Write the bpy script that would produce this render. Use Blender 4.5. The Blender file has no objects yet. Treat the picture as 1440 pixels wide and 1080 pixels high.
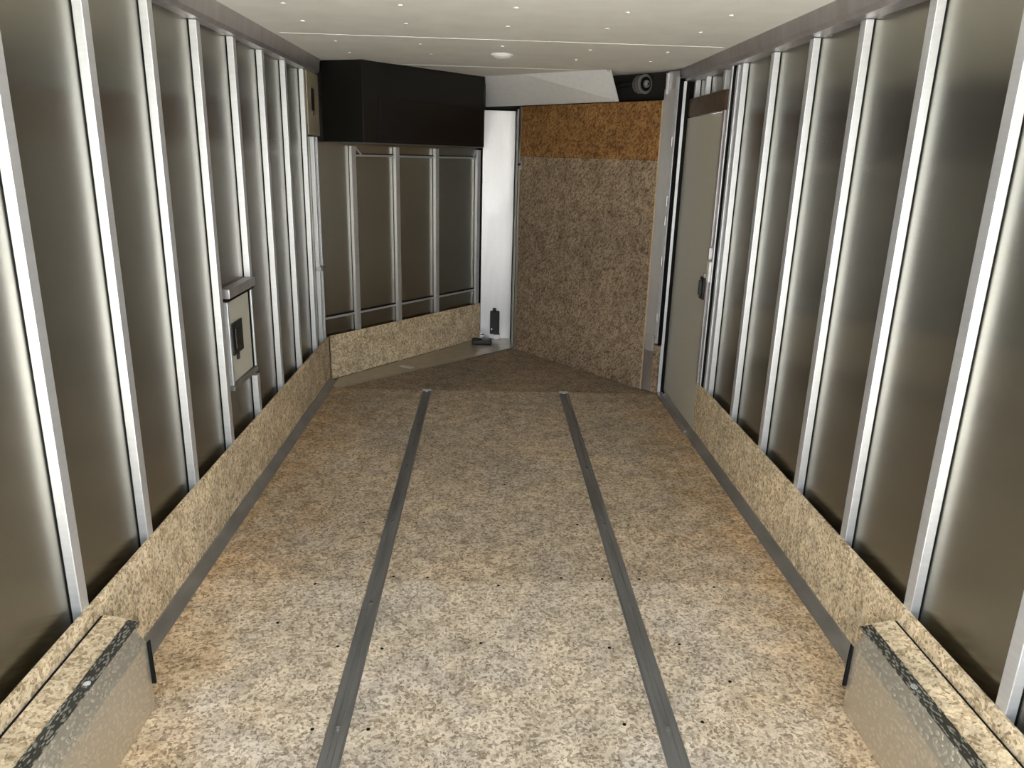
import bpy, bmesh, math, random
from mathutils import Vector, Matrix
random.seed(7)
sc = bpy.context.scene
COL = sc.collection

# ---------------------------------------------------------------- camera, world, light, exposure
cd = bpy.data.cameras.new('camera'); cam = bpy.data.objects.new('camera', cd); COL.objects.link(cam)
cd.sensor_fit = 'HORIZONTAL'; cd.sensor_width = 36.0; cd.lens = 36.0 * 1065.77 / 1440.0
cd.clip_start = 0.02; cd.clip_end = 300
PITCH, YAW, ROLL = 0.29345, 0.03673, 0.02812
cp, sp, cy, sy = math.cos(PITCH), math.sin(PITCH), math.cos(YAW), math.sin(YAW)
F = Vector((sy*cp, cy*cp, -sp)); R0 = Vector((cy, -sy, 0)); U0 = R0.cross(F)
R = math.cos(ROLL)*R0 + math.sin(ROLL)*U0; U = -math.sin(ROLL)*R0 + math.cos(ROLL)*U0
M = Matrix(((R.x, U.x, -F.x, 0), (R.y, U.y, -F.y, 0), (R.z, U.z, -F.z, 1.4964), (0, 0, 0, 1)))
cam.matrix_world = M
sc.camera = cam

W = bpy.data.worlds.new('overcast_sky'); sc.world = W; W.use_nodes = True
wn = W.node_tree.nodes; wl = W.node_tree.links
bg = wn['Background']
tc = wn.new('ShaderNodeTexCoord'); sx = wn.new('ShaderNodeSeparateXYZ'); cr = wn.new('ShaderNodeValToRGB')
wl.new(tc.outputs['Generated'], sx.inputs[0]); wl.new(sx.outputs['Z'], cr.inputs[0]); wl.new(cr.outputs[0], bg.inputs[0])
cr.color_ramp.elements[0].position = 0.0; cr.color_ramp.elements[0].color = (0.45, 0.46, 0.44, 1)
cr.color_ramp.elements[1].position = 0.7; cr.color_ramp.elements[1].color = (0.36, 0.41, 0.47, 1)
e = cr.color_ramp.elements.new(0.04); e.color = (0.95, 0.98, 1.0, 1)
e = cr.color_ramp.elements.new(0.30); e.color = (0.85, 0.92, 1.0, 1)
bg.inputs[1].default_value = 5.2

sd = bpy.data.lights.new('sun', 'SUN'); sd.energy = 90.0; sd.angle = math.radians(2); sd.color = (1.0, 0.97, 0.93)
sun = bpy.data.objects.new('sun', sd); COL.objects.link(sun)
sun.rotation_euler = (math.radians(42), 0, math.radians(118))
sun.location = (0, -4, 6)

vs = sc.view_settings
sc.display_settings.display_device = 'sRGB'
vs.view_transform = 'Standard'; vs.look = 'None'; vs.exposure = 0.0; vs.gamma = 1.0; vs.use_curve_mapping = False
sc.cycles.max_bounces = 14; sc.cycles.diffuse_bounces = 8; sc.cycles.glossy_bounces = 8
sc.cycles.sample_clamp_indirect = 8.0

# ---------------------------------------------------------------- measures (metres)
XL, XR = -1.084, 1.223
ZC = 2.012
SD, SW = 0.030, 0.038            # stud depth and width
KL, KR = XL + SD + 0.012, XR - SD - 0.012   # inner faces of the kick boards
KZ = 0.31
YB = 0.30                        # rear end of the trailer body
D = Vector((0.60937, 0.79288, 0)); N = Vector((0.79288, -0.60937, 0))   # along / inward of the left nose wall
A = Vector((-1.013, 4.98, 0)); A2 = A - 0.042*N                          # board face, panel face
RA, RB = Vector((0.221, 5.919, 0)), Vector((1.046, 4.868, 0))           # front ramp door line
RD = (RB-RA).normalized(); RN = Vector((RD.y, -RD.x, 0))                 # RN points ... fixed below
if RN.y > 0: RN = -RN

# ---------------------------------------------------------------- materials
def mat(name):
    m = bpy.data.materials.new(name); m.use_nodes = True
    return m, m.node_tree.nodes, m.node_tree.links, m.node_tree.nodes['Principled BSDF']

def ramp(ns, stops, interp='LINEAR'):
    r = ns.new('ShaderNodeValToRGB'); r.color_ramp.interpolation = interp
    el = r.color_ramp.elements
    el[0].position, el[0].color = stops[0][0], (*stops[0][1], 1)
    el[1].position, el[1].color = stops[-1][0], (*stops[-1][1], 1)
    for p, c in stops[1:-1]:
        q = el.new(p); q.color = (*c, 1)
    return r

def mixc(ns, ls, a, b, fac, mode='MIX'):
    x = ns.new('ShaderNodeMix'); x.data_type = 'RGBA'; x.blend_type = mode
    for i, v in ((6, a), (7, b)):
        if hasattr(v, 'links') or hasattr(v, 'is_output'): ls.new(v, x.inputs[i])
        else: x.inputs[i].default_value = (*v, 1)
    if hasattr(fac, 'is_output'): ls.new(fac, x.inputs[0])
    else: x.inputs[0].default_value = fac
    return x.outputs[2]

def osb(name, dark, mid, light, tint=None, worn=False, scale=1.0, rough=0.75):
    m, ns, ls, b = mat(name)
    tc = ns.new('ShaderNodeTexCoord')
    nz = ns.new('ShaderNodeTexNoise'); nz.inputs['Scale'].default_value = 9; ls.new(tc.outputs['Object'], nz.inputs['Vector'])
    def layer(rot, sc_):
        mp = ns.new('ShaderNodeMapping'); mp.vector_type = 'TEXTURE'; mp.inputs['Rotation'].default_value = rot
        mp.inputs['Scale'].default_value = tuple(1.0/(v*scale*w) for v, w in zip(sc_, (1.5, 1, 1)))
        ls.new(tc.outputs['Object'], mp.inputs['Vector'])
        ad = ns.new('ShaderNodeVectorMath'); ad.operation = 'MULTIPLY_ADD'
        ls.new(nz.outputs['Color'], ad.inputs[0]); ad.inputs[1].default_value = (2.2, 2.2, 2.2); ls.new(mp.outputs[0], ad.inputs[2])
        v = ns.new('ShaderNodeTexVoronoi'); v.inputs['Scale'].default_value = 1.0; ls.new(ad.outputs[0], v.inputs['Vector'])
        s = ns.new('ShaderNodeSeparateColor'); ls.new(v.outputs['Color'], s.inputs[0])
        return s.outputs[0], s.outputs[1]
    l1, a1 = layer((0.3, 0.2, 0.4), (24, 75, 70))
    l2, a2 = layer((0.5, -0.3, 1.5), (24, 80, 75))
    l3, a3 = layer((-0.7, 0.9, 2.6), (22, 70, 80))
    def pick(x, y, f):
        g = ns.new('ShaderNodeMath'); g.operation = 'GREATER_THAN'; ls.new(f, g.inputs[0]); g.inputs[1].default_value = 0.55
        mx = ns.new('ShaderNodeMix'); mx.data_type = 'FLOAT'
        ls.new(g.outputs[0], mx.inputs[0]); ls.new(x, mx.inputs[2]); ls.new(y, mx.inputs[3]); return mx.outputs[0]
    v = pick(pick(l1, l2, a1), l3, a3)
    fine = ns.new('ShaderNodeTexNoise'); fine.inputs['Scale'].default_value = 170; fine.inputs['Detail'].default_value = 3
    ls.new(tc.outputs['Object'], fine.inputs['Vector'])
    mx = ns.new('ShaderNodeMix'); mx.data_type = 'FLOAT'; mx.inputs[0].default_value = 0.5
    ls.new(v, mx.inputs[2]); ls.new(fine.outputs[0], mx.inputs[3])
    r = ramp(ns, [(0.0, tuple(c*0.3 for c in dark)), (0.20, tuple(c*0.8 for c in dark)), (0.42, mid), (0.62, light), (1.0, tuple(min(1, c*1.12) for c in light))])
    ls.new(mx.outputs[0], r.inputs[0])
    c = r.outputs[0]
    # dark specks of bark
    sp_ = ns.new('ShaderNodeTexVoronoi'); sp_.inputs['Scale'].default_value = 34*scale; ls.new(tc.outputs['Object'], sp_.inputs['Vector'])
    lt = ns.new('ShaderNodeMath'); lt.operation = 'LESS_THAN'; ls.new(sp_.outputs['Distance'], lt.inputs[0]); lt.inputs[1].default_value = 0.10
    c = mixc(ns, ls, c, tuple(x*0.4 for x in dark), lt.outputs[0])
    # broad colour drift
    bn = ns.new('ShaderNodeTexNoise'); bn.inputs['Scale'].default_value = 1.7; bn.inputs['Detail'].default_value = 3; ls.new(tc.outputs['Object'], bn.inputs['Vector'])
    br = ramp(ns, [(0.35, (0.86, 0.84, 0.82)), (0.65, (1.08, 1.03, 0.97))]); ls.new(bn.outputs[0], br.inputs[0])
    c = mixc(ns, ls, c, br.outputs[0], 1.0, 'MULTIPLY')
    mn = ns.new('ShaderNodeTexNoise'); mn.inputs['Scale'].default_value = 11; mn.inputs['Detail'].default_value = 6; mn.inputs['Roughness'].default_value = 0.7
    ls.new(tc.outputs['Object'], mn.inputs['Vector'])
    mr_ = ramp(ns, [(0.36, (0.74, 0.72, 0.70)), (0.62, (1.12, 1.12, 1.12))]); ls.new(mn.outputs[0], mr_.inputs[0])
    c = mixc(ns, ls, c, mr_.outputs[0], 1.0, 'MULTIPLY')
    if worn:
        # orange, less scuffed timber towards the side boards, greyer in the trodden middle
        s = ns.new('ShaderNodeSeparateXYZ'); ls.new(tc.outputs['Object'], s.inputs[0])
        su = ns.new('ShaderNodeMath'); su.operation = 'SUBTRACT'; ls.new(s.outputs[0], su.inputs[0]); su.inputs[1].default_value = 0.07
        ab = ns.new('ShaderNodeMath'); ab.operation = 'ABSOLUTE'; ls.new(su.outputs[0], ab.inputs[0])
        wn_ = ns.new('ShaderNodeTexNoise'); wn_.inputs['Scale'].default_value = 5; wn_.inputs['Detail'].default_value = 6; ls.new(tc.outputs['Object'], wn_.inputs['Vector'])
        ad = ns.new('ShaderNodeMath'); ad.operation = 'MULTIPLY_ADD'; ls.new(wn_.outputs[0], ad.inputs[0]); ad.inputs[1].default_value = 0.9; ls.new(ab.outputs[0], ad.inputs[2])
        wr = ns.new('ShaderNodeMapRange'); ls.new(ad.outputs[0], wr.inputs[0]); wr.inputs[1].default_value = 1.15; wr.inputs[2].default_value = 1.5
        c = mixc(ns, ls, c, mixc(ns, ls, c, (1.0, 0.89, 0.74), 1.0, 'MULTIPLY'), wr.outputs[0])
        # scuffed grey drive path
        gn = ns.new('ShaderNodeTexNoise'); gn.inputs['Scale'].default_value = 2.6; gn.inputs['Detail'].default_value = 5; gn.inputs['Distortion'].default_value = 1
        ls.new(tc.outputs['Object'], gn.inputs['Vector'])
        gr = ns.new('ShaderNodeMapRange'); ls.new(gn.outputs[0], gr.inputs[0]); gr.inputs[1].default_value = 0.45; gr.inputs[2].default_value = 0.7; gr.inputs[4].default_value = 1.0
        c = mixc(ns, ls, c, mixc(ns, ls, c, (0.90, 0.95, 1.05), 1.0, 'MULTIPLY'), gr.outputs[0])
    if tint: c = mixc(ns, ls, c, tint, 1.0, 'MULTIPLY')
    ls.new(c, b.inputs['Base Color'])
    b.inputs['Roughness'].default_value = rough
    b.inputs['Specular IOR Level'].default_value = 0.25
    bp = ns.new('ShaderNodeBump'); bp.inputs['Strength'].default_value = 0.25; bp.inputs['Distance'].default_value = 0.002
    ls.new(mx.outputs[0], bp.inputs['Height']); ls.new(bp.outputs[0], b.inputs['Normal'])
    return m

def metal(name, col, rough, metallic=1.0, aniso=0.0, tang=None, var=0.08, vscale=(3, 3, 40), spec=0.5):
    m, ns, ls, b = mat(name)
    tc = ns.new('ShaderNodeTexCoord'); mp = ns.new('ShaderNodeMapping'); mp.inputs['Scale'].default_value = vscale
    nz = ns.new('ShaderNodeTexNoise'); nz.inputs['Scale'].default_value = 2; nz.inputs['Detail'].default_value = 4
    ls.new(tc.outputs['Object'], mp.inputs[0]); ls.new(mp.outputs[0], nz.inputs['Vector'])
    r = ramp(ns, [(0.3, tuple(c*(1-var) for c in col)), (0.7, tuple(min(1, c*(1+var)) for c in col))])
    ls.new(nz.outputs[0], r.inputs[0]); ls.new(r.outputs[0], b.inputs['Base Color'])
    mr = ns.new('ShaderNodeMapRange'); ls.new(nz.outputs[0], mr.inputs[0]); mr.inputs[1].default_value = 0.3; mr.inputs[2].default_value = 0.7
    k_ = 0.1 if var else 0.0; mr.inputs[3].default_value = rough*(1-k_); mr.inputs[4].default_value = rough*(1+k_)
    ls.new(mr.outputs[0], b.inputs['Roughness'])
    b.inputs['Metallic'].default_value = metallic; b.inputs['Specular IOR Level'].default_value = spec
    if aniso:
        b.inputs['Anisotropic'].default_value = aniso
        cv = ns.new('ShaderNodeCombineXYZ')
        for i in range(3): cv.inputs[i].default_value = tang[i]
        ls.new(cv.outputs[0], b.inputs['Tangent'])
    return m

def plain(name, col, rough=0.5, spec=0.5, bump=0.0, bscale=40, var=0.04):
    m, ns, ls, b = mat(name)
    tc = ns.new('ShaderNodeTexCoord'); nz = ns.new('ShaderNodeTexNoise'); nz.inputs['Scale'].default_value = bscale; nz.inputs['Detail'].default_value = 3
    ls.new(tc.outputs['Object'], nz.inputs['Vector'])
    r = ramp(ns, [(0.3, tuple(c*(1-var) for c in col)), (0.7, tuple(min(1, c*(1+var)) for c in col))])
    ls.new(nz.outputs[0], r.inputs[0]); ls.new(r.outputs[0], b.inputs['Base Color'])
    b.inputs['Roughness'].default_value = rough; b.inputs['Specular IOR Level'].default_value = spec
    if bump:
        bp = ns.new('ShaderNodeBump'); bp.inputs['Strength'].default_value = bump; bp.inputs['Distance'].default_value = 0.001
        ls.new(nz.outputs[0], bp.inputs['Height']); ls.new(bp.outputs[0], b.inputs['Normal'])
    return m

def treadplate(name, col, rough, spots=0.5):
    m, ns, ls, b = mat(name)
    tc = ns.new('ShaderNodeTexCoord'); h = []
    for ang in (0.785, -0.785):
        mp = ns.new('ShaderNodeMapping'); mp.inputs['Rotation'].default_value = (0.2, 0.1, ang); mp.inputs['Scale'].default_value = (160, 50, 60)
        ls.new(tc.outputs['Object'], mp.inputs[0])
        v = ns.new('ShaderNodeTexVoronoi'); v.inputs['Scale'].default_value = 1; v.inputs['Randomness'].default_value = 0.9; ls.new(mp.outputs[0], v.inputs['Vector'])
        l = ns.new('ShaderNodeMapRange'); ls.new(v.outputs['Distance'], l.inputs[0]); l.inputs[1].default_value = 0.25; l.inputs[2].default_value = 0.40; l.inputs[3].default_value = 1; l.inputs[4].default_value = 0
        h.append(l.outputs[0])
    ad = ns.new('ShaderNodeMath'); ad.operation = 'MAXIMUM'; ls.new(h[0], ad.inputs[0]); ls.new(h[1], ad.inputs[1])
    c = mixc(ns, ls, col, tuple(min(1, x*(1+spots)) for x in col), ad.outputs[0])
    ls.new(c, b.inputs['Base Color']); b.inputs['Metallic'].default_value = 0.9; b.inputs['Roughness'].default_value = rough
    bp = ns.new('ShaderNodeBump'); bp.inputs['Strength'].default_value = 0.6; bp.inputs['Distance'].default_value = 0.002
    ls.new(ad.outputs[0], bp.inputs['Height']); ls.new(bp.outputs[0], b.inputs['Normal'])
    return m

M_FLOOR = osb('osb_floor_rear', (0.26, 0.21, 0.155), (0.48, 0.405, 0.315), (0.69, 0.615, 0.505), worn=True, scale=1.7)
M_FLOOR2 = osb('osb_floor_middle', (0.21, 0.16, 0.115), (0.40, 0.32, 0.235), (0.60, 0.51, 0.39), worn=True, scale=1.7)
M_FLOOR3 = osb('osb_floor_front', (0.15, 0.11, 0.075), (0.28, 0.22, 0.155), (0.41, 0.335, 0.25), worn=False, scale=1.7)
M_KICK = osb('osb_kick', (0.33, 0.25, 0.155), (0.56, 0.46, 0.31), (0.76, 0.67, 0.51), scale=1.6)
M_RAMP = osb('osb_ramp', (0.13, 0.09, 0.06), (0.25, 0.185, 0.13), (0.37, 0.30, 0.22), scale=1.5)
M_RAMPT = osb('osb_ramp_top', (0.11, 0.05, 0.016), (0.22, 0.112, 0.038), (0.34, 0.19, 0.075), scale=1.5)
M_EDGE = plain('osb_edge', (0.55, 0.42, 0.26), 0.8, 0.2, 0.5, 150, 0.25)
PC, PR = (0.335, 0.325, 0.282), 0.23
M_PANEL = metal('panel_side', PC, PR, 1.0, 0.95, (0, 1, 0), 0.0, (.3, .3, .3))
M_PANELN = metal('panel_nose', PC, PR, 1.0, 0.95, tuple(D), 0.0, (.3, .3, .3))
M_STUD = metal('mill_aluminium', (0.70, 0.72, 0.76), 0.42, 0.75, 0, None, 0.05)
M_RAIL = metal('rail_aluminium', (0.50, 0.48, 0.49), 0.42, 0.85, 0, None, 0.15, (2, 6, 2))
M_POST = metal('post_aluminium', (0.66, 0.66, 0.68), 0.46, 0.75, 0, None, 0.10, (6, 6, 1.2))
M_GUIDE = metal('guide_aluminium', (0.26, 0.26, 0.26), 0.45, 0.75, 0, None, 0.15, (8, 1.5, 4))
M_TRIM = metal('cove_aluminium', (0.34, 0.33, 0.31), 0.45, 0.8, 0, None, 0.18, (6, 3, 6))
M_SILL = metal('sill_aluminium', (0.50, 0.46, 0.39), 0.40, 0.8, 0, None, 0.12, (6, 6, 6))
M_CHROME = metal('bright_screw', (0.9, 0.9, 0.9), 0.2, 1.0)
M_TAPE = plain('black_tape', (0.008, 0.008, 0.008), 0.8, 0.1)
M_BLACK = plain('black_plastic', (0.012, 0.012, 0.012), 0.45, 0.4)
M_CAB = metal('black_cabinet', (0.006, 0.0055, 0.005), 0.32, 0.0, 0, None, 0.2, (1, 1, 1), 0.35)
M_CEIL = plain('white_ceiling', (0.86, 0.86, 0.82), 0.55, 0.3, 0.1, 6)
M_WHITE = plain('white_panel', (0.86, 0.88, 0.90), 0.4, 0.4)
M_DOOR = plain('beige_door', (0.50, 0.485, 0.42), 0.45, 0.4, 0.05, 60)
M_GREY = plain('grey_paint', (0.36, 0.36, 0.34), 0.5, 0.4)
M_PLATE = plain('tan_plate', (0.34, 0.30, 0.22), 0.55, 0.3, 0.1, 60, 0.12)
M_DARK = plain('dark_void', (0.02, 0.018, 0.016), 0.7, 0.2)
M_BROWN = plain('brown_header', (0.10, 0.065, 0.04), 0.5, 0.3, 0.1, 30, 0.3)
M_LENS = plain('lamp_lens', (0.85, 0.85, 0.82), 0.25, 0.5)
M_TREAD = treadplate("tread_sheet", (0.66, 0.62, 0.54), 0.45, 0.15)
M_TREADD = treadplate('tread_edge', (0.10, 0.10, 0.09), 0.35, 4.0)
M_SHELL = plain('outer_shell', (0.25, 0.25, 0.25), 0.5)
M_GROUND = plain('concrete_yard', (0.42, 0.41, 0.38), 0.9, 0.2, 0.2, 3, 0.15)

# ---------------------------------------------------------------- helpers
def box(bm, lo, hi, frame=None):
    """box between two corners; frame = (origin, ex, ey) for a rotated one"""
    vs_ = []
    for i in range(8):
        p = Vector((hi[0] if i & 1 else lo[0], hi[1] if i & 2 else lo[1], hi[2] if i & 4 else lo[2]))
        if frame: p = frame[0] + frame[1]*p.x + frame[2]*p.y + Vector((0, 0, p.z))
        vs_.append(bm.verts.new(p))
    for f in ((0, 2, 3, 1), (4, 5, 7, 6), (0, 1, 5, 4), (2, 6, 7, 3), (0, 4, 6, 2), (1, 3, 7, 5)):
        bm.faces.new([vs_[k] for k in f])
    return bm

def prism(bm, poly, z0, z1):
    lo = [bm.verts.new((x, y, z0)) for x, y in poly]; hi = [bm.verts.new((x, y, z1)) for x, y in poly]
    bm.faces.new(lo[::-1]); bm.faces.new(hi)
    for i in range(len(poly)):
        j = (i+1) % len(poly); bm.faces.new([lo[i], lo[j], hi[j], hi[i]])
    return bm

def sweep(bm, sec, p0, p1, ex, ez=Vector((0, 0, 1))):
    """a section of (a along ex, b along ez) points swept from p0 to p1"""
    a = [bm.verts.new(p0 + ex*s[0] + ez*s[1]) for s in sec]; b_ = [bm.verts.new(p1 + ex*s[0] + ez*s[1]) for s in sec]
    bm.faces.new(a[::-1]); bm.faces.new(b_)
    for i in range(len(sec)):
        j = (i+1) % len(sec); bm.faces.new([a[i], a[j], b_[j], b_[i]])
    return bm

def cyl(bm, c, axis, r, h, n=24, r2=None):
    axis = Vector(axis).normalized(); q = axis.to_track_quat('Z', 'Y').to_matrix().to_4x4()
    mt = Matrix.Translation(Vector(c)) @ q
    bmesh.ops.create_cone(bm, cap_ends=True, segments=n, radius1=r, radius2=r if r2 is None else r2, depth=h, matrix=mt)
    return bm

def obj(name, bm, m, parent=None, bevel=0.0, origin=None, smooth=False):
    bmesh.ops.recalc_face_normals(bm, faces=bm.faces)
    me = bpy.data.meshes.new(name)
    o = bpy.data.objects.new(name, me)
    if origin is not None and parent is None:
        bm.transform(Matrix.Translation(-Vector(origin))); o.location = origin
    if parent is not None: bm.transform(Matrix.Translation(-wpos(parent)))
    bm.to_mesh(me); bm.free(); me.materials.append(m)
    if smooth:
        for p in me.polygons: p.use_smooth = True
    COL.objects.link(o)
    if parent is not None: o.parent = parent
    if bevel:
        bv = o.modifiers.new('bevel', 'BEVEL'); bv.width = bevel; bv.segments = 2; bv.limit_method = 'ANGLE'
    return o
def wpos(o):
    v = Vector(o.location)
    while o.parent: o = o.parent; v += Vector(o.location)
    return v
def nb(): return bmesh.new()
def tag(o, label, cat, group=None):
    o['label'] = label; o['category'] = cat
    if group: o['group'] = group
    return o
def thing(name, loc, label, cat, group=None):
    o = bpy.data.objects.new(name, None); o.empty_display_size = 0.05; COL.objects.link(o); o.location = loc
    return tag(o, label, cat, group)
def struct(name, bm, m, label=None, bevel=0.0):
    o = obj(name, bm, m, bevel=bevel); o['kind'] = 'structure'
    if label: o['label'] = label
    return o
def sroot(name, loc, label=None):
    o = bpy.data.objects.new(name, None); o.empty_display_size = 0.05; COL.objects.link(o); o.location = loc; o['kind'] = 'structure'
    if label: o['label'] = label
    return o

# ---------------------------------------------------------------- floor, ceiling, yard outside
NW = lambda t, off=0.0: (A + D*t + N*off)          # point along the left nose wall, off inward of the board face
END = NW(1.58)
yard = struct('floor_yard', box(nb(), (-14, -16, -0.50), (14, YB-0.02, -0.42)), M_GROUND, 'pale concrete ground behind the trailer')
FS = [(-1.10, YB), (-1.10, 4.99), (-0.06, 6.36), (0.30, 6.36), (1.24, 5.10), (1.24, YB)]
def slab(y0, y1):
    """floor outline cut between two y values"""
    bm = nb(); prism(bm, FS, -0.05, 0.0)
    for yy, sgn in ((y0, -1), (y1, 1)):
        bmesh.ops.bisect_plane(bm, geom=bm.verts[:]+bm.edges[:]+bm.faces[:], plane_co=(0, yy, 0), plane_no=(0, sgn, 0), clear_outer=True)
        ed = [e for e in bm.edges if len(e.link_faces) == 1]
        if ed: bmesh.ops.holes_fill(bm, edges=ed)
    return bm
floor = sroot('floor', (0, YB, 0), 'worn oriented strand board floor in three sheets')
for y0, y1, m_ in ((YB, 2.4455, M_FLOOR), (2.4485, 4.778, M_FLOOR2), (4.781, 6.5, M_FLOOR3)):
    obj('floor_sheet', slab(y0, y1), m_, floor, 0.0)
obj('seam_filler', box(box(nb(), (-1.0, 2.4455, -0.02), (1.1, 2.4485, -0.0008)), (-0.95, 4.778, -0.02), (1.1, 4.781, -0.0008)), M_EDGE, floor)
b = nb()
for (x, y) in [(-0.325, 2.475), (-0.2, 2.47), (0.294, 2.475), (0.446, 2.47), (0.584, 2.47), (-0.034, 3.783), (-0.67, 2.183), (-0.45, 1.70), (-0.45, 2.06),
               (-0.30, 1.70), (-0.31, 2.05), (0.40, 1.72), (0.41, 2.06), (0.62, 1.73), (0.64, 2.08), (0.0, 2.08), (0.06, 2.42), (-0.6, 2.42), (0.85, 2.42),
               (-0.28, 2.9), (0.40, 2.9), (0.62, 2.9), (-0.5, 2.9), (0.1, 3.3), (0.75, 1.9)]:
    cyl(b, (x, y, 0.0), (0, 0, 1), 0.0055, 0.0016, 8)
s_ = obj('screw_head', b, M_TAPE, floor); s_['kind'] = 'stuff'; s_['label'] = 'dark screw heads sunk in the floor sheets'

ceil = sroot('ceiling', (0, YB, ZC), 'white ceiling sheets with screw heads')
obj('ceiling_sheet', prism(nb(), [(-1.13, YB), (-1.13, 5.02), (-0.06, 6.40), (0.32, 6.40), (1.27, 5.12), (1.27, YB)], ZC, ZC+0.04), M_CEIL, ceil)
obj('seam_strip', box(nb(), (-0.985, 3.872, ZC-0.002), (1.10, 3.882, ZC)), M_LENS, ceil)
obj('seam_strip', box(nb(), (-0.60, 5.05, ZC-0.0015), (0.55, 5.056, ZC)), M_LENS, ceil)
for yy in (2.31, 2.72, 3.09, 3.49, 4.11, 4.52):
    for xx in (-0.78, -0.34, 0.06, 0.48, 0.905):
        if (yy < 2.6 and abs(xx) > .6): continue
        obj('screw', cyl(nb(), (xx+random.uniform(-.03, .03), yy+random.uniform(-.05, .03), ZC-0.001), (0, 0, 1), 0.009, 0.006, 10), M_LENS, ceil)

# ---------------------------------------------------------------- side walls
T = 0.03
struct('wall_left', box(nb(), (XL-T, YB, -0.05), (XL, 4.957, ZC)), M_PANEL, 'glossy brown-grey metal skin of the left side wall')
b = nb(); box(b, (XR, YB, -0.05), (XR+T, 4.03, ZC)); box(b, (XR, 4.03, 1.76), (XR+T, 4.81, ZC)); box(b, (XR, 4.81, -0.05), (XR+T, 5.02, ZC))
struct('wall_right', b, M_PANEL, 'glossy brown-grey metal skin of the right side wall')
# left nose wall (angled)
fr = (A2, D, N)
struct('wall_nose', box(nb(), (-0.070, -T, -0.05), (1.655, 0, ZC), fr), M_PANELN, 'angled glossy metal skin of the left side of the nose')
# flat front of the nose: the wide silver post plate and its return
b = nb(); box(b, (-0.052, 6.245, -0.05), (0.245, 6.30, ZC)); box(b, (0.235, 6.02, -0.05), (0.262, 6.25, ZC))
struct('wall_front', b, M_DARK, 'short flat front wall at the tip of the nose')
# dark shell behind the ramp door
b = nb(); box(b, (-0.08, 0.10, -0.05), (1.60, 0.14, ZC), (RA, RD, -RN))
struct('wall_nose_right', b, M_DARK, 'dark outer shell behind the front ramp door')

# kick boards
def baseboard(name, bm1, label): return struct(name, bm1, M_KICK, label, 0.0015)
baseboard('baseboard_left', box(nb(), (KL-0.012, YB, 0.0), (KL, 4.932, KZ)), 'long strand board kick board along the left wall')
b = nb(); pr = [(YB, 0.0), (4.025, 0.0), (4.025, KZ-0.015), (4.010, KZ), (YB, KZ)]
v0 = [b.verts.new((KR, y, z)) for y, z in pr]; v1 = [b.verts.new((KR+0.012, y, z)) for y, z in pr]
b.faces.new(v0); b.faces.new(v1[::-1])
for i in range(5): b.faces.new([v0[i], v0[(i+1) % 5], v1[(i+1) % 5], v1[i]])
baseboard('baseboard_right', b, 'long strand board kick board along the right wall')
baseboard('baseboard_nose', box(nb(), (-0.035, -0.012, 0.012), (1.575, 0, KZ), (A, D, N)), 'angled strand board kick board on the left of the nose')

# cove trims along the floor, top rails
sec = [(0, 0), (0.040, 0), (0.040, 0.004), (0.006, 0.034), (0, 0.034)]
struct('trim_1', sweep(nb(), sec, Vector((KL, YB, 0)), Vector((KL, 4.93, 0)), Vector((1, 0, 0))), M_TRIM, 'dark metal cove strip between the floor and the left kick board')
struct('trim_2', sweep(nb(), sec, Vector((KR, YB, 0)), Vector((KR, 4.70, 0)), Vector((-1, 0, 0))), M_TRIM, 'dark metal cove strip between the floor and the right kick board')
secL = [(XL, ZC), (-1.017, ZC), (-1.022, 1.945), (-1.034, 1.930), (XL, 1.930)]
struct('trim_3', sweep(nb(), secL, Vector((0, YB, 0)), Vector((0, 4.90, 0)), Vector((1, 0, 0))), M_RAIL, 'grey metal top rail along the left of the ceiling', 0.001)
secR = [(XR, ZC), (1.131, ZC), (1.140, 1.958), (1.156, 1.943), (XR, 1.943)]
struct('trim_4', sweep(nb(), secR, Vector((0, YB, 0)), Vector((0, 5.0, 0)), Vector((1, 0, 0))), M_RAIL, 'grey metal top rail along the right of the ceiling', 0.001)
# sill of the nose
struct('trim_5', prism(nb(), [(-0.975, 4.775), (0.205, 5.915), (0.205, 6.238), (-0.045, 6.238), (-1.000, 4.985), (-1.000, 4.80)], 0.0, 0.011), M_SILL, 'flat brown-grey metal sill along the floor at the left of the nose', 0.002)
struct('trim_6', box(nb(), (0.2065, 5.945, 0.0115), (0.2155, 6.2365, 1.822)), M_GREY, 'narrow grey return strip between the silver post and the ramp door', 0.001)
obj('rivet_plate', box(nb(), (0.0, -0.03, 0.0115), (0.045, 0.075, 0.014), (Vector((-0.60, 5.29, 0)), D, N)), M_LENS, bpy.data.objects['trim_5'])

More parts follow.
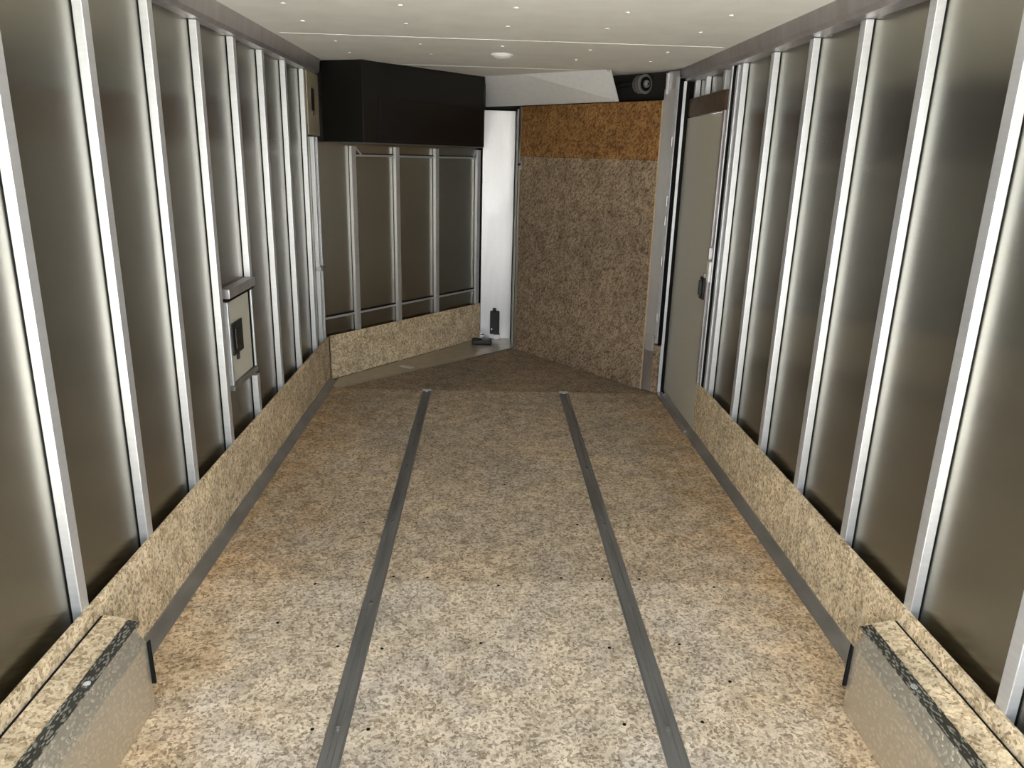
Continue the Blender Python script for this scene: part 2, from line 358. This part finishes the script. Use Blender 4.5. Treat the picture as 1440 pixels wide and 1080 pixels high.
# ---------------------------------------------------------------- studs
ORD = ['nearest', 'second', 'third', 'fourth', 'fifth', 'sixth', 'seventh', 'eighth', 'ninth']
def stud(p, along, inward, z0, z1, label, group, w=SW, d=SD):
    """hollow box channel standing against the skin, its shaded gap painted as a black strip"""
    t = thing('wall_stud', (p.x, p.y, z0), label, 'wall stud', group)
    fr = (Vector((p.x, p.y, 0)), along, inward)
    b = nb(); box(b, (0, 0.004, z0), (w, d, z1), fr)
    obj('channel', b, M_STUD, t, 0.0015)
    obj('gap_shade', box(nb(), (0.002, 0.0, z0), (w-0.002, 0.004, z1), fr), M_TAPE, t)  # black strip puts the shade of the gap behind the stud into colour
    return t
YA = Vector((0, 1, 0))
GL, GR, GN = 'bright aluminium studs of the left wall', 'bright aluminium studs of the right wall', 'thin aluminium studs of the angled nose wall'
leftlab = {0: 'aluminium stud at the left edge of the photo, nearest on the left wall',
 1: 'second tall aluminium stud from the camera on the left wall', 2: 'third tall aluminium stud from the camera on the left wall',
 3: 'tall aluminium stud on the left wall, just on the camera side of the small hatch',
 5: 'tall aluminium stud on the left wall, first one past the small hatch', 6: 'tall aluminium stud on the left wall, second one past the small hatch',
 7: 'tall aluminium stud on the left wall beside the tan plate with a black slot'}
for i in range(8):
    y = 1.7715 + 0.4064*i; p = Vector((XL, y, 0))
    if i == 4:
        stud(p, YA, Vector((1, 0, 0)), 0.945, 1.928, 'upper length of aluminium stud ending on top of the small left hatch', GL)
        stud(p, YA, Vector((1, 0, 0)), 0.0, 0.490, 'short aluminium stud below the small left hatch', GL)
    else:
        stud(p, YA, Vector((1, 0, 0)), 0.0, 1.928, leftlab[i], GL)
rlab = ['aluminium stud at the lower right corner of the photo, nearest the camera', 'second aluminium stud from the camera on the right wall',
 'third aluminium stud from the camera on the right wall', 'fourth aluminium stud from the camera on the right wall', 'fifth aluminium stud from the camera on the right wall',
 'sixth aluminium stud from the camera on the right wall, second before the side door', 'last full-height aluminium stud on the right wall before the side door']
for i in range(7):
    y = 1.8016 + 0.4061*(i-1)
    stud(Vector((XR, y, 0)), YA, Vector((-1, 0, 0)), 0.0, 1.941, rlab[i], GR)
nlab = ['leftmost thin stud of the angled nose wall below the black cabinet', 'second thin stud from the left on the angled nose wall',
        'third thin stud from the left on the angled nose wall', 'thin stud of the angled nose wall next to the wide silver post']
for t_, lb in zip((0.215, 0.620, 1.035, 1.53), nlab):
    p = A2 + D*t_
    stud(p, D, N, 0.0, 1.525, lb, GN)
# corner between left wall and nose
t = thing('corner_post', (XL, 4.83, 0), 'paired aluminium corner post where the left wall turns into the nose', 'post')
obj('channel', box(nb(), (XL+0.001, 4.825, 0), (XL+0.026, 4.845, 1.57)), M_STUD, t, 0.0015)
obj('channel', box(nb(), (XL+0.001, 4.905, 0), (XL+0.028, 4.925, 1.57)), M_STUD, t, 0.0015)
obj('back_strip', box(nb(), (XL+0.001, 4.847, 0), (XL+0.006, 4.903, 1.57)), M_TAPE, t)
obj('collar', box(nb(), (XL+0.003, 4.822, 0.76), (XL+0.036, 4.928, 0.785)), M_RAIL, t, 0.002)

# horizontal rails on the angled nose wall
def nrail(z, label, segs, diag):
    t = thing('wall_rail', tuple(A2 + D*0.26 + Vector((0, 0, z))), label, 'rail')
    fr = (A2, D, N)
    for s0, s1 in segs:
        obj('rail_length', box(nb(), (s0, 0.001, z-0.007), (s1, 0.016, z+0.007), fr), M_STUD, t, 0.0015)
        obj('rubber_strip', box(nb(), (s0, 0.001, z+0.007), (s1, 0.010, z+0.014), fr), M_TAPE, t)
    for (a0, z0, a1, z1) in diag:
        p0 = A2 + D*a0 + N*0.012 + Vector((0, 0, z0)); p1 = A2 + D*a1 + N*0.012 + Vector((0, 0, z1))
        b = nb(); cyl(b, (p0+p1)/2, p1-p0, 0.006, (p1-p0).length, 8); obj('brace', b, M_STUD, t)
    return t
SEG = [(-0.05, 0.212), (0.256, 0.617), (0.661, 1.032), (1.076, 1.527)]
nrail(1.465, 'thin metal rail across the nose wall just under the black cabinet', SEG[1:], [(0.26, 1.522, 0.315, 1.472), (1.522, 1.522, 1.50, 1.472)])
nrail(0.425, 'thin metal rail across the nose wall above the kick board', SEG, [])

# ---------------------------------------------------------------- nose post, black fittings
t = thing('nose_post', (0.08, 6.24, 0.011), 'wide bright silver post plate between the nose wall and the ramp door', 'post')
obj('face_plate', box(nb(), (-0.052, 6.238, 0.011), (0.200, 6.2445, 1.822)), M_POST, t, 0.0015)
obj('rubber_joint', box(nb(), (0.2005, 6.2385, 0.011), (0.2063, 6.244, 1.822)), M_TAPE, t)
obj('top_seam', box(nb(), (-0.052, 6.2385, 1.824), (0.200, 6.244, 1.836)), M_TAPE, t)
t = thing('door_holder', (0.07, 6.23, 0.04), 'black box-shaped fitting on the foot of the silver nose post', 'fitting')
obj('housing', box(nb(), (0.030, 6.195, 0.055), (0.108, 6.2365, 0.250)), M_BLACK, t, 0.006)
obj('cap', box(nb(), (0.050, 6.200, 0.250), (0.080, 6.232, 0.272)), M_BLACK, t, 0.003)
obj('screw', cyl(nb(), (0.045, 6.1935, 0.10), (0, 1, 0), 0.006, 0.003, 10), M_CHROME, t)
obj('bracket', box(nb(), (0.060, 6.19, 0.0115), (0.115, 6.236, 0.053)), M_RAIL, t, 0.003)
t = thing('threshold_latch', (-0.05, 6.10, 0.012), 'low black and chrome latch on the sill at the foot of the post', 'latch')
obj('base', box(nb(), (-0.115, 6.00, 0.0115), (0.045, 6.11, 0.045)), M_BLACK, t, 0.008)
obj('knob', cyl(nb(), (-0.045, 6.06, 0.065), (0, 0, 1), 0.030, 0.014, 20), M_CHROME, t, 0.002)
obj('stem', cyl(nb(), (-0.045, 6.06, 0.05), (0, 0, 1), 0.014, 0.014, 16), M_BLACK, t)
obj('knob', cyl(nb(), (-0.045, 6.06, 0.086), (0, 0, 1), 0.024, 0.016, 20), M_CHROME, t, 0.003)

# ---------------------------------------------------------------- front ramp door
rl = (RB-RA).length
d2 = sroot('door_2', tuple(RA), 'strand board clad front ramp door, closed')
fr = (RA, RD, RN)   # x along the door to the right, y towards the room
obj('ramp_sheet', box(nb(), (0.022, -0.035, 0.004), (rl-0.003, 0.0, 1.487), fr), M_RAMP, d2, 0.001)
obj('upper_sheet', box(nb(), (0.022, -0.035, 1.489), (rl-0.003, 0.0, 1.838), fr), M_RAMPT, d2, 0.001)
obj('edge_strip', box(nb(), (0.0, -0.035, 0.004), (0.020, 0.003, 1.838), fr), M_SILL, d2, 0.001)
obj('edge_strip', box(nb(), (rl-0.002, -0.035, 0.004), (rl+0.004, 0.004, 1.838), fr), M_EDGE, d2, 0.001)
b = obj('hook', box(nb(), (0.025, 0.001, 1.39), (0.055, 0.020, 1.455), fr), M_RAIL, d2, 0.003)
obj('hook_pin', cyl(nb(), RA+RD*0.04+RN*0.03+Vector((0, 0, 1.43)), RN, 0.008, 0.02, 12), M_BLACK, b)
# jamb on the right of the ramp door
JB = RB + RD*0.006; jl = 0.150
t = thing('door_jamb', tuple(JB), 'brushed aluminium jamb between the ramp door and the side door', 'door jamb')
fr = (JB, RD, RN)
obj('jamb_plate', box(nb(), (0.0, -0.030, 0.345), (0.090, 0.0, 1.90), fr), M_POST, t, 0.001)
obj('lower_plate', box(nb(), (0.0, -0.030, 0.010), (0.075, 0.0, 0.33), fr), M_RAIL, t, 0.001)
obj('strike_block', box(nb(), (0.012, 0.0005, 0.29), (0.085, 0.020, 0.395), fr), M_POST, t, 0.003)
obj('track', box(nb(), (0.092, -0.030, 0.345), (0.118, 0.014, 1.965), fr), M_STUD, t, 0.003)
for zz in (1.25, 1.13, 0.88, 0.52, 1.6):
    obj('hinge_knuckle', cyl(nb(), JB+RD*0.105+RN*0.022+Vector((0, 0, zz)), (0, 0, 1), 0.007, 0.055, 12), M_RAIL, t)
obj('rubber_seal', box(nb(), (0.120, -0.026, 0.335), (0.132, 0.012, 1.955), fr), M_TAPE, t, 0.002)
obj('outer_channel', box(nb(), (1.140, 4.768, 0.012), (1.160, 4.782, 1.94)), M_STUD, t, 0.001)
obj('filler', box(nb(), (1.161, 4.772, 0.012), (1.182, 4.79, 1.94)), M_TAPE, t)
obj('wood_strip', box(nb(), (0.077, -0.030, 0.010), (0.128, 0.0, 0.33), fr), M_RAMP, t, 0.001)

# white sloped header cover above the ramp door
t = thing('header_cover', (0.3, 5.6, 1.84), 'white sloped cover panel between the ceiling and the ramp door', 'cover panel')
top = [(-0.036, 5.624), (0.722, 4.942)]
bot = [(-0.036, 6.137), (0.176, 5.915), (0.815, 5.135)]
b = nb(); mid = ((-0.036+0.758*0.34), 5.624-0.682*0.34)
T0 = [Vector((top[0][0], top[0][1], ZC-0.001)), Vector((mid[0], mid[1], ZC-0.001)), Vector((top[1][0], top[1][1], ZC-0.001))]
B0 = [Vector((x, y, 1.842)) for x, y in bot]
off = Vector((0.010, 0.012, 0.0))
vt = [b.verts.new(p) for p in T0]; vb = [b.verts.new(p) for p in B0]
vt2 = [b.verts.new(p+off) for p in T0]; vb2 = [b.verts.new(p+off) for p in B0]
for i in range(2):
    b.faces.new([vt[i], vt[i+1], vb[i+1], vb[i]]); b.faces.new([vt2[i+1], vt2[i], vb2[i], vb2[i+1]])
    b.faces.new([vt[i], vt2[i], vt2[i+1], vt[i+1]]); b.faces.new([vb[i+1], vb2[i+1], vb2[i], vb[i]])
b.faces.new([vt[0], vb[0], vb2[0], vt2[0]]); b.faces.new([vt[2], vt2[2], vb2[2], vb[2]])
obj('panel', b, M_WHITE, t)
b = nb(); cyl(b, (0.715, 4.935, ZC-0.010), (0, 0, 1), 0.010, 0.014, 10)
obj('screw', b, M_CHROME, t)
# cable drum in the dark recess
dc = Vector((0.950, 5.005, 1.938)); ax = (RD + Vector((0, -0.15, 0))).normalized()
t = thing('cable_drum', tuple(dc), 'round ribbed metal cable drum in the dark recess above the ramp door', 'cable drum')
b = nb()
for k in range(5): cyl(b, dc - ax*(0.012*k), ax, 0.054 if k % 2 else 0.049, 0.012, 32)
obj('drum', b, M_GUIDE, t)
obj('flange', cyl(nb(), dc + ax*0.010, ax, 0.058, 0.006, 32), M_RAIL, t, 0.001)
obj('recess', cyl(nb(), dc + ax*0.0145, ax, 0.042, 0.003, 28), M_TAPE, t)
obj('hub', cyl(nb(), dc + ax*0.022, ax, 0.022, 0.016, 20), M_RAIL, t, 0.002)
obj('shaft', cyl(nb(), dc - ax*0.145, ax, 0.012, 0.17, 14), M_BLACK, t)
obj('bolt', cyl(nb(), dc + ax*0.034, ax, 0.009, 0.008, 6), M_CHROME, t)
t = thing('end_bracket', (1.03, 4.90, 1.85), 'grey metal end bracket right of the cable drum', 'bracket')
obj('plate', box(nb(), (0.02, -0.02, 1.845), (0.10, -0.012, 2.0), (RB, RD, RN)), M_RAIL, t)
obj('flange', box(nb(), (0.02, -0.010, 1.872), (0.030, 0.010, 1.99), (RB, RD, RN)), M_STUD, t)

# ---------------------------------------------------------------- side door
XD = 1.185
d1 = sroot('door_1', (XD, 4.04, 0.02), 'grey-beige side entry door in an aluminium frame')
obj('door_leaf', box(nb(), (XD, 4.035, 0.022), (XD+0.030, 4.800, 1.735)), M_DOOR, d1, 0.002)
obj('left_edge_strip', box(nb(), (XD-0.006, 4.785, 0.03), (XD-0.0005, 4.800, 1.73)), M_STUD, d1, 0.001)
obj('right_edge_strip', box(nb(), (XD-0.006, 4.035, 0.32), (XD-0.0005, 4.047, 1.69)), M_STUD, d1, 0.001)
obj('threshold', box(nb(), (XD-0.052, 4.03, 0.001), (XD-0.004, 4.78, 0.018)), M_TRIM, d1, 0.002)
obj('threshold_rubber', box(nb(), (XD-0.012, 4.03, 0.018), (XD-0.0005, 4.78, 0.0215)), M_TAPE, d1)
h = obj('latch', box(nb(), (XD-0.012, 4.062, 0.765), (XD-0.0005, 4.135, 0.885)), M_BLACK, d1, 0.004)
obj('handle', box(nb(), (XD-0.030, 4.072, 0.79), (XD-0.013, 4.100, 0.872)), M_BLACK, h, 0.004)
obj('keeper', box(nb(), (XD-0.008, 4.07, 0.885), (XD-0.0005, 4.11, 0.91)), M_RAIL, h, 0.002)
t = thing('door_frame', (1.19, 3.88, 0), 'bright aluminium frame upright on the near side of the side door', 'door frame')
obj('outer_channel', box(nb(), (XR-0.036, 3.885, 0.30), (XR-0.0005, 3.915, 1.94)), M_STUD, t, 0.0015)
obj('groove', box(nb(), (XR-0.039, 3.917, 0.30), (XR-0.0005, 3.950, 1.94)), M_TAPE, t)
obj('inner_channel', box(nb(), (XR-0.044, 3.952, 0.30), (XR-0.0005, 3.975, 1.94)), M_STUD, t, 0.0015)
obj('door_stop', box(nb(), (XR-0.050, 3.995, 0.312), (XR-0.0005, 4.028, 1.74)), M_RAIL, t, 0.0015)
k = obj('strike_plate', box(nb(), (XR-0.060, 3.955, 0.88), (XR-0.046, 3.990, 0.99)), M_LENS, t, 0.002)
obj('bolt', box(nb(), (XR-0.066, 3.958, 1.00), (XR-0.046, 3.985, 1.06)), M_RAIL, t, 0.002)
t = thing('door_header', (1.2, 4.4, 1.75), 'brown header board above the side door', 'header')
obj('board', box(nb(), (XR-0.040, 4.033, 1.742), (XR-0.0005, 4.80, 1.842)), M_BROWN, t, 0.002)
for y, lb in ((4.11, 'short stud above the side door, nearest the camera'), (4.46, 'short stud above the side door, middle of the three'), (4.68, 'short stud above the side door, farthest from the camera')):
    stud(Vector((XR, y, 0)), YA, Vector((-1, 0, 0)), 1.845, 1.941, lb, 'short studs above the side door')

# ---------------------------------------------------------------- small hatch in the left wall
d3 = sroot('door_3', (XL, 3.26, 0.7), 'small beige access hatch low in the left wall')
X0 = XL+0.0005
obj('hatch_leaf', box(nb(), (X0, 3.106, 0.535), (X0+0.016, 3.390, 0.885)), M_DOOR, d3, 0.002)
obj('frame_upright', box(nb(), (X0, 3.085, 0.533), (X0+0.026, 3.105, 0.888)), M_STUD, d3, 0.002)
obj('frame_upright', box(nb(), (X0, 3.404, 0.533), (X0+0.026, 3.420, 0.888)), M_STUD, d3, 0.002)
obj('rubber_seal', box(nb(), (X0, 3.392, 0.533), (X0+0.020, 3.402, 0.888)), M_TAPE, d3, 0.001)
obj('bottom_rail', box(nb(), (X0, 3.085, 0.510), (X0+0.030, 3.420, 0.531)), M_TRIM, d3, 0.002)
obj('top_rail', box(nb(), (X0, 3.085, 0.903), (X0+0.038, 3.440, 0.943)), M_RAIL, d3, 0.002)
obj('top_gasket', box(nb(), (X0, 3.085, 0.889), (X0+0.030, 3.440, 0.902)), M_TAPE, d3, 0.001)
h = obj('latch', box(nb(), (X0+0.0165, 3.128, 0.652), (X0+0.024, 3.262, 0.790)), M_BLACK, d3, 0.005)
obj('paddle', box(nb(), (X0+0.0245, 3.145, 0.675), (X0+0.034, 3.205, 0.768)), M_BLACK, h, 0.005)
obj('key_tab', box(nb(), (X0+0.0165, 3.172, 0.625), (X0+0.026, 3.196, 0.654)), M_BLACK, h, 0.003)

# ---------------------------------------------------------------- overhead cabinet, plate with slot
t = thing('overhead_cabinet', (-0.6, 5.2, 1.54), 'black overhead cabinet hung under the ceiling in the left of the nose', 'cabinet')
cpoly = [(-1.030, 4.965), (-0.760, 4.842), (-0.690, 4.940), (-0.042, 5.665), (-0.042, 6.205)]
obj('body', prism(nb(), cpoly, 1.545, ZC-0.001), M_CAB, t, 0.003)
obj('bottom_edge', prism(nb(), [(-1.02, 4.965), (-0.760, 4.850), (-0.694, 4.945), (-0.048, 5.668), (-0.048, 6.19)], 1.5415, 1.5445), M_GUIDE, t)
cdv = (Vector((-0.042, 5.665, 0))-Vector((-0.690, 4.940, 0))).normalized()
obj('face_door', box(nb(), (0.02, 0.0005, 1.56), (0.955, 0.004, 1.80), (Vector((-0.690, 4.940, 0)), cdv, Vector((cdv.y, -cdv.x, 0)))), M_CAB, t, 0.001)
t = thing('wall_plate', (XL+0.03, 4.8, 1.58), 'tan plate with a black slot high on the left wall beside the cabinet', 'wall plate')
obj('board', box(nb(), (XL+SD+0.0005, 4.660, 1.576), (XL+SD+0.008, 4.950, 1.927)), M_PLATE, t, 0.001)
obj('slot', box(nb(), (XL+SD+0.008, 4.750, 1.715), (XL+SD+0.0095, 4.830, 1.840)), M_BLACK, t, 0.0005)
obj('spring', cyl(nb(), (XL+SD+0.010, 4.79, 1.70), (0, 0, 1), 0.004, 0.03, 8), M_BLACK, t)

# ---------------------------------------------------------------- ceiling lamp
t = thing('ceiling_light', (0.059, 4.398, ZC), 'small round white dome light on the ceiling', 'light')
obj('base_ring', cyl(nb(), (0.059, 4.398, ZC-0.004), (0, 0, 1), 0.058, 0.008, 36), M_WHITE, t, 0.002)
b = nb(); bmesh.ops.create_uvsphere(b, u_segments=32, v_segments=12, radius=1.0, matrix=Matrix.Translation((0.059, 4.398, ZC-0.008)) @ Matrix.Diagonal((0.050, 0.050, 0.018, 1)))
obj('lens', b, M_LENS, t, smooth=True)

# ---------------------------------------------------------------- floor guide strips
def guide(x0, x1, label):
    t = thing('floor_guide', ((x0+x1)/2, YB, 0), label, 'guide strip', 'metal guide strips on the floor')
    w = x1-x0
    sec = [(0, 0), (w, 0), (w, 0.003), (w-0.006, 0.008), (w*0.64, 0.008), (w*0.60, 0.004), (w*0.40, 0.004), (w*0.36, 0.008), (0.006, 0.008), (0, 0.003)]
    obj('strip', sweep(nb(), sec, Vector((x0, YB, 0)), Vector((x0, 4.735, 0)), Vector((1, 0, 0))), M_GUIDE, t)
    obj('end_cap', box(nb(), (x0+0.002, 4.736, 0), (x1-0.002, 4.775, 0.009)), M_STUD, t, 0.002)
    y = 1.10
    while y < 4.6:
        obj('screw', cyl(nb(), (x0+w*0.5, y, 0.005), (0, 0, 1), 0.006, 0.003, 10), M_CHROME, t)
        y += 0.60
guide(-0.410, -0.352, 'left metal ski guide strip running up the floor')
guide(0.486, 0.546, 'right metal ski guide strip running up the floor')

# ---------------------------------------------------------------- wheel boxes
def wheelbox(s, label):
    """s = -1 left, +1 right"""
    cx = 0.0695; kx = KL if s < 0 else KR
    X = lambda d: cx + s*d
    xin = X(0.972); xtp = X(1.000)
    t = thing('wheel_box', (X(1.04), 1.77, 0), label, 'wheel box', 'metal clad boxes in the two near corners')
    kx2 = kx - s*0.0005
    y0, y1 = 0.75, 1.775
    def pz(b, pts, ya, yb):
        a = [b.verts.new((x, ya, z)) for x, z in pts]; c = [b.verts.new((x, yb, z)) for x, z in pts]
        b.faces.new(a); b.faces.new(c[::-1])
        for i in range(len(pts)): j = (i+1) % len(pts); b.faces.new([a[i], a[j], c[j], c[i]])
        return b
    # inner sheet, standing slightly proud of the far end
    obj('side_sheet', pz(nb(), [(xin, 0.001), (xin+s*0.004, 0.001), (X(0.979), 0.205), (xtp+s*0.003, 0.245), (xtp, 0.249), (X(0.974), 0.208)], y0, y1+0.012), M_TREAD, t)
    obj('top_board', pz(nb(), [(X(1.0325), 0.246), (kx2-s*0.010, 0.262), (kx2-s*0.010, 0.250), (X(1.0325), 0.234)], y0, y1+0.060), M_KICK, t)
    obj('edge_strip', pz(nb(), [(X(0.9995), 0.250), (X(1.032), 0.2555), (X(1.032), 0.2375), (X(1.004), 0.2375)], y0, y1+0.045), M_TREADD, t)
    obj('sealant', pz(nb(), [(kx2-s*0.0095, 0.258), (kx2, 0.258), (kx2, 0.248), (kx2-s*0.0095, 0.248)], y0, y1+0.060), M_TAPE, t)
    obj('end_panel', pz(nb(), [(X(0.995), 0.001), (kx-s*0.045, 0.001), (kx-s*0.045, 0.20), (X(1.01), 0.20)], y1-0.03, y1-0.02), M_DARK, t)
    obj('end_slope', pz(nb(), [(X(1.006), 0.20), (kx2-s*0.01, 0.20), (kx2-s*0.01, 0.222), (X(1.02), 0.222)], y1-0.03, y1+0.02), M_TREADD, t)
    obj('end_gap_shadow', pz(nb(), [(X(0.963), 0.075), (X(0.9735), 0.075), (X(0.9735), 0.205), (X(0.9665), 0.212)], y1+0.0125, y1+0.020), M_TAPE, t)  # thin black strip painting in the shadow gap beyond the sheet's far edge
    obj('rivet', cyl(nb(), (X(1.012), 1.56, 0.2545), (0, 0, 1), 0.009, 0.003, 12), M_CHROME, t)
    return t
wheelbox(-1, 'metal clad wheel box in the lower left corner of the photo')
wheelbox(1, 'metal clad wheel box in the lower right corner of the photo')
